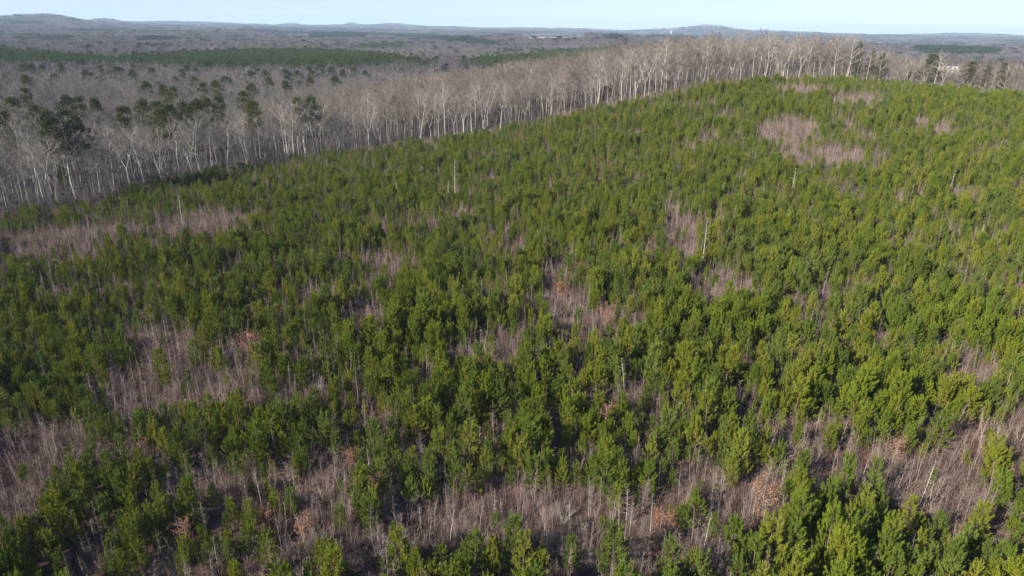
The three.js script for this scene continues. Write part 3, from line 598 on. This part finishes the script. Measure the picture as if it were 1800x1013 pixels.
// ---------------------------------------------------------------- the far country
{
  const r = mulberry(151);
  const standKind = [maturePine(711, 17, 2.6, { from: 0.35, pads: 18, size: 0.75 }), maturePine(712, 16, 2.4, { from: 0.3, pads: 16, size: 0.75 })];
  const farKinds = [farHardwood(721, 19, 4.6), farHardwood(722, 17, 4.2), farHardwood(723, 20, 4.9)], far = [], farGreen = [], stand = [];
  const scan = (D0, D1, S0) => {
    for (let D = D0; D < D1; ) {
      const S = S0(D), da = S / D;
      for (let a = -0.72; a < 0.72; a += da) {
        const DD = D + (r() - 0.5) * S, aa = a + (r() - 0.5) * da, x = Math.sin(aa) * DD, z = -Math.cos(aa) * DD, roll = r(), roll2 = r();
        if (within(FIELD, x, z) || within(FIELD_FRONT, x, z) || within(CLEARING, x, z)) continue;
        const inStand = STANDS.some((s) => within(s, x, z)), w = S / S0(700), n = noiseC(x / 260 + 3, z / 260) + 0.5 * noiseA(x / 90, z / 90), n2 = noiseC(x / 420 + 9, z / 420) + 0.5 * noiseA(x / 150, z / 150);
        if (DD < 700 && !inStand && wood.length && edgeZ(x) - z < 400 && Math.abs(x) < 620) continue;
        const p = spot(x, z, range(r, 0.82, 1.12), 1, r() * 6.28);
        p.D = DD; p.w = Math.min(3.2, Math.max(1, w)) * range(r, 0.9, 1.15);
        if (inStand) { if (DD < 1800) stand.push({ ...p, w: p.w * 0.9 }); else farGreen.push(p); }
        else if ((DD > 900 && n > 0.95 && roll < 0.8) || (DD > 3200 && n2 > 0.55) || roll2 < 0.03) farGreen.push(p);
        else if (roll < 0.9) far.push(p);
      }
      D += S;
    }
  };
  scan(560, 1500, () => 6.4);
  scan(1500, 4500, (D) => 7 + (D - 1500) * 0.0045);
  scan(4500, 11500, (D) => 20 + (D - 4500) * 0.004);
  // the main stand is denser than the loose wood
  const extra = []; for (const p of stand) if (r() < 0.8) extra.push({ ...spot(p.x + range(r, 1.5, 4.5), p.z + range(r, 1.5, 4.5), p.s * range(r, 0.9, 1.05), p.w, r() * 6.28) });
  const green = stand.concat(extra), c = new THREE.Color();
  console.log('far', far.length, farGreen.length, green.length);
  const b = bucket(far, 3, r), g = bucket(green, 2, r);
  mass('pine_stand', 'solid dark green belt of grown pines beyond the valley', 'pine forest', standKind.map((k, i) => [k.joined, [pineBark, standNeedles], g[i], () => { const v = range(r, 0.75, 1.3); return c.setRGB(v * range(r, 0.9, 1.15), v, v * range(r, 0.9, 1.1)); }, 'pine_mass']));
  mass('distant_hardwoods', 'grey brown leafless woods stretching to the horizon', 'forest', farKinds.map((k, i) => [k.joined, [greyBark, farTwig], b[i], (p) => { const v = range(r, 0.7, 1.25) * (1 + 0.2 * noiseB(p.x / 260, p.z / 260) + 0.15 * noiseA(p.x / 90, p.z / 90)); return c.setRGB(v * range(r, 0.97, 1.07), v, v * range(r, 0.97, 1.06)); }, 'hardwood_mass']));
  mass('distant_pines', 'scattered dark evergreen patches in the far woods', 'forest', [[maturePine(713, 18, 3.6, { from: 0.3, pads: 14, size: 1.0 }).joined, [pineBark, farNeedles], farGreen, () => { const v = range(r, 0.8, 1.25); return c.setRGB(v, v, v); }, 'pine_mass']]);
}

// ---------------------------------------------------------------- far buildings
function house(px, D, w, d, h, roofH, wallColor, roofColor, name, label, category, lift = 0) {
  const p = along(px, D), o = new THREE.Group(), y = heightAt(p.x, p.z) + lift;
  o.name = numbered(name); o.position.set(p.x, y, p.z); o.rotation.y = Math.atan2(-p.x, -p.z) + 0.35;
  const wall = new THREE.Mesh(new THREE.BoxGeometry(w, h + 6, d).translate(0, h / 2 - 3, 0), mat(...wallColor)); wall.name = 'wall';
  const s = new THREE.Shape([new THREE.Vector2(-d / 2 - 0.5, 0), new THREE.Vector2(d / 2 + 0.5, 0), new THREE.Vector2(0, roofH)]);
  const roof = new THREE.Mesh(new THREE.ExtrudeGeometry(s, { depth: w + 1, bevelEnabled: false }).translate(0, 0, -(w + 1) / 2).rotateY(Math.PI / 2).translate(0, h + 0.01, 0), mat(...roofColor)); roof.name = 'roof';
  o.add(wall, roof);
  const n = Math.max(2, Math.round(w / 6));
  for (let k = 0; k < n; k++) { const win = new THREE.Mesh(new THREE.BoxGeometry(1.4, 1.6, 0.1).translate((k + 0.5) / n * w - w / 2, h * 0.55, d / 2 + 0.05), mat(0.05, 0.06, 0.07, { roughness: 0.2 })); win.name = 'window'; o.add(win); }
  for (const c of o.children) c.castShadow = c.receiveShadow = true;
  scene.add(tag(o, label, category));
}
house(1677, 1290, 34, 18, 9, 2, [0.62, 0.6, 0.58], [0.7, 0.7, 0.7], 'warehouse', 'long low white roofed building beyond the woods at far right', 'building', 0);
house(1675, 2500, 13, 9, 14, 3, [0.75, 0.75, 0.75], [0.6, 0.6, 0.62], 'farm_house', 'small white house in front of the far right pine patch', 'house', 4);
house(1719, 3700, 24, 12, 16, 4, [0.75, 0.75, 0.75], [0.6, 0.6, 0.62], 'farm_house', 'tiny white house on the far right plain above the pine patch', 'house', 6);
house(440, 2300, 9, 7, 8, 2, [0.72, 0.72, 0.7], [0.5, 0.5, 0.52], 'farm_house', 'leftmost of the small pale houses beyond the dark pine belt', 'house', 8);
house(452, 2320, 7, 6, 8, 2, [0.72, 0.72, 0.7], [0.55, 0.55, 0.57], 'farm_house', 'rightmost of the small pale houses beyond the dark pine belt', 'house', 8);
house(446, 2180, 7, 6, 8, 2, [0.72, 0.72, 0.7], [0.55, 0.55, 0.57], 'farm_house', 'nearest of the small pale houses beyond the dark pine belt', 'house', 6);
{ // water tower on the skyline
  const p = along(1180, 6200), o = new THREE.Group(); o.name = 'water_tower'; o.position.set(p.x, heightAt(p.x, p.z), p.z);
  const white = mat(0.8, 0.8, 0.78), tank = new THREE.Mesh(new THREE.SphereGeometry(6, 16, 12).scale(1, 0.85, 1).translate(0, 40, 0), white), stem = new THREE.Mesh(new THREE.CylinderGeometry(1.6, 2.4, 37, 12).translate(0, 18, 0), white);
  tank.name = 'tank'; stem.name = 'stem'; o.add(tank, stem); scene.add(tag(o, 'tiny white water tower left of the blue round hill', 'water tower'));
}
console.log('done');
renderer.render(scene, camera);
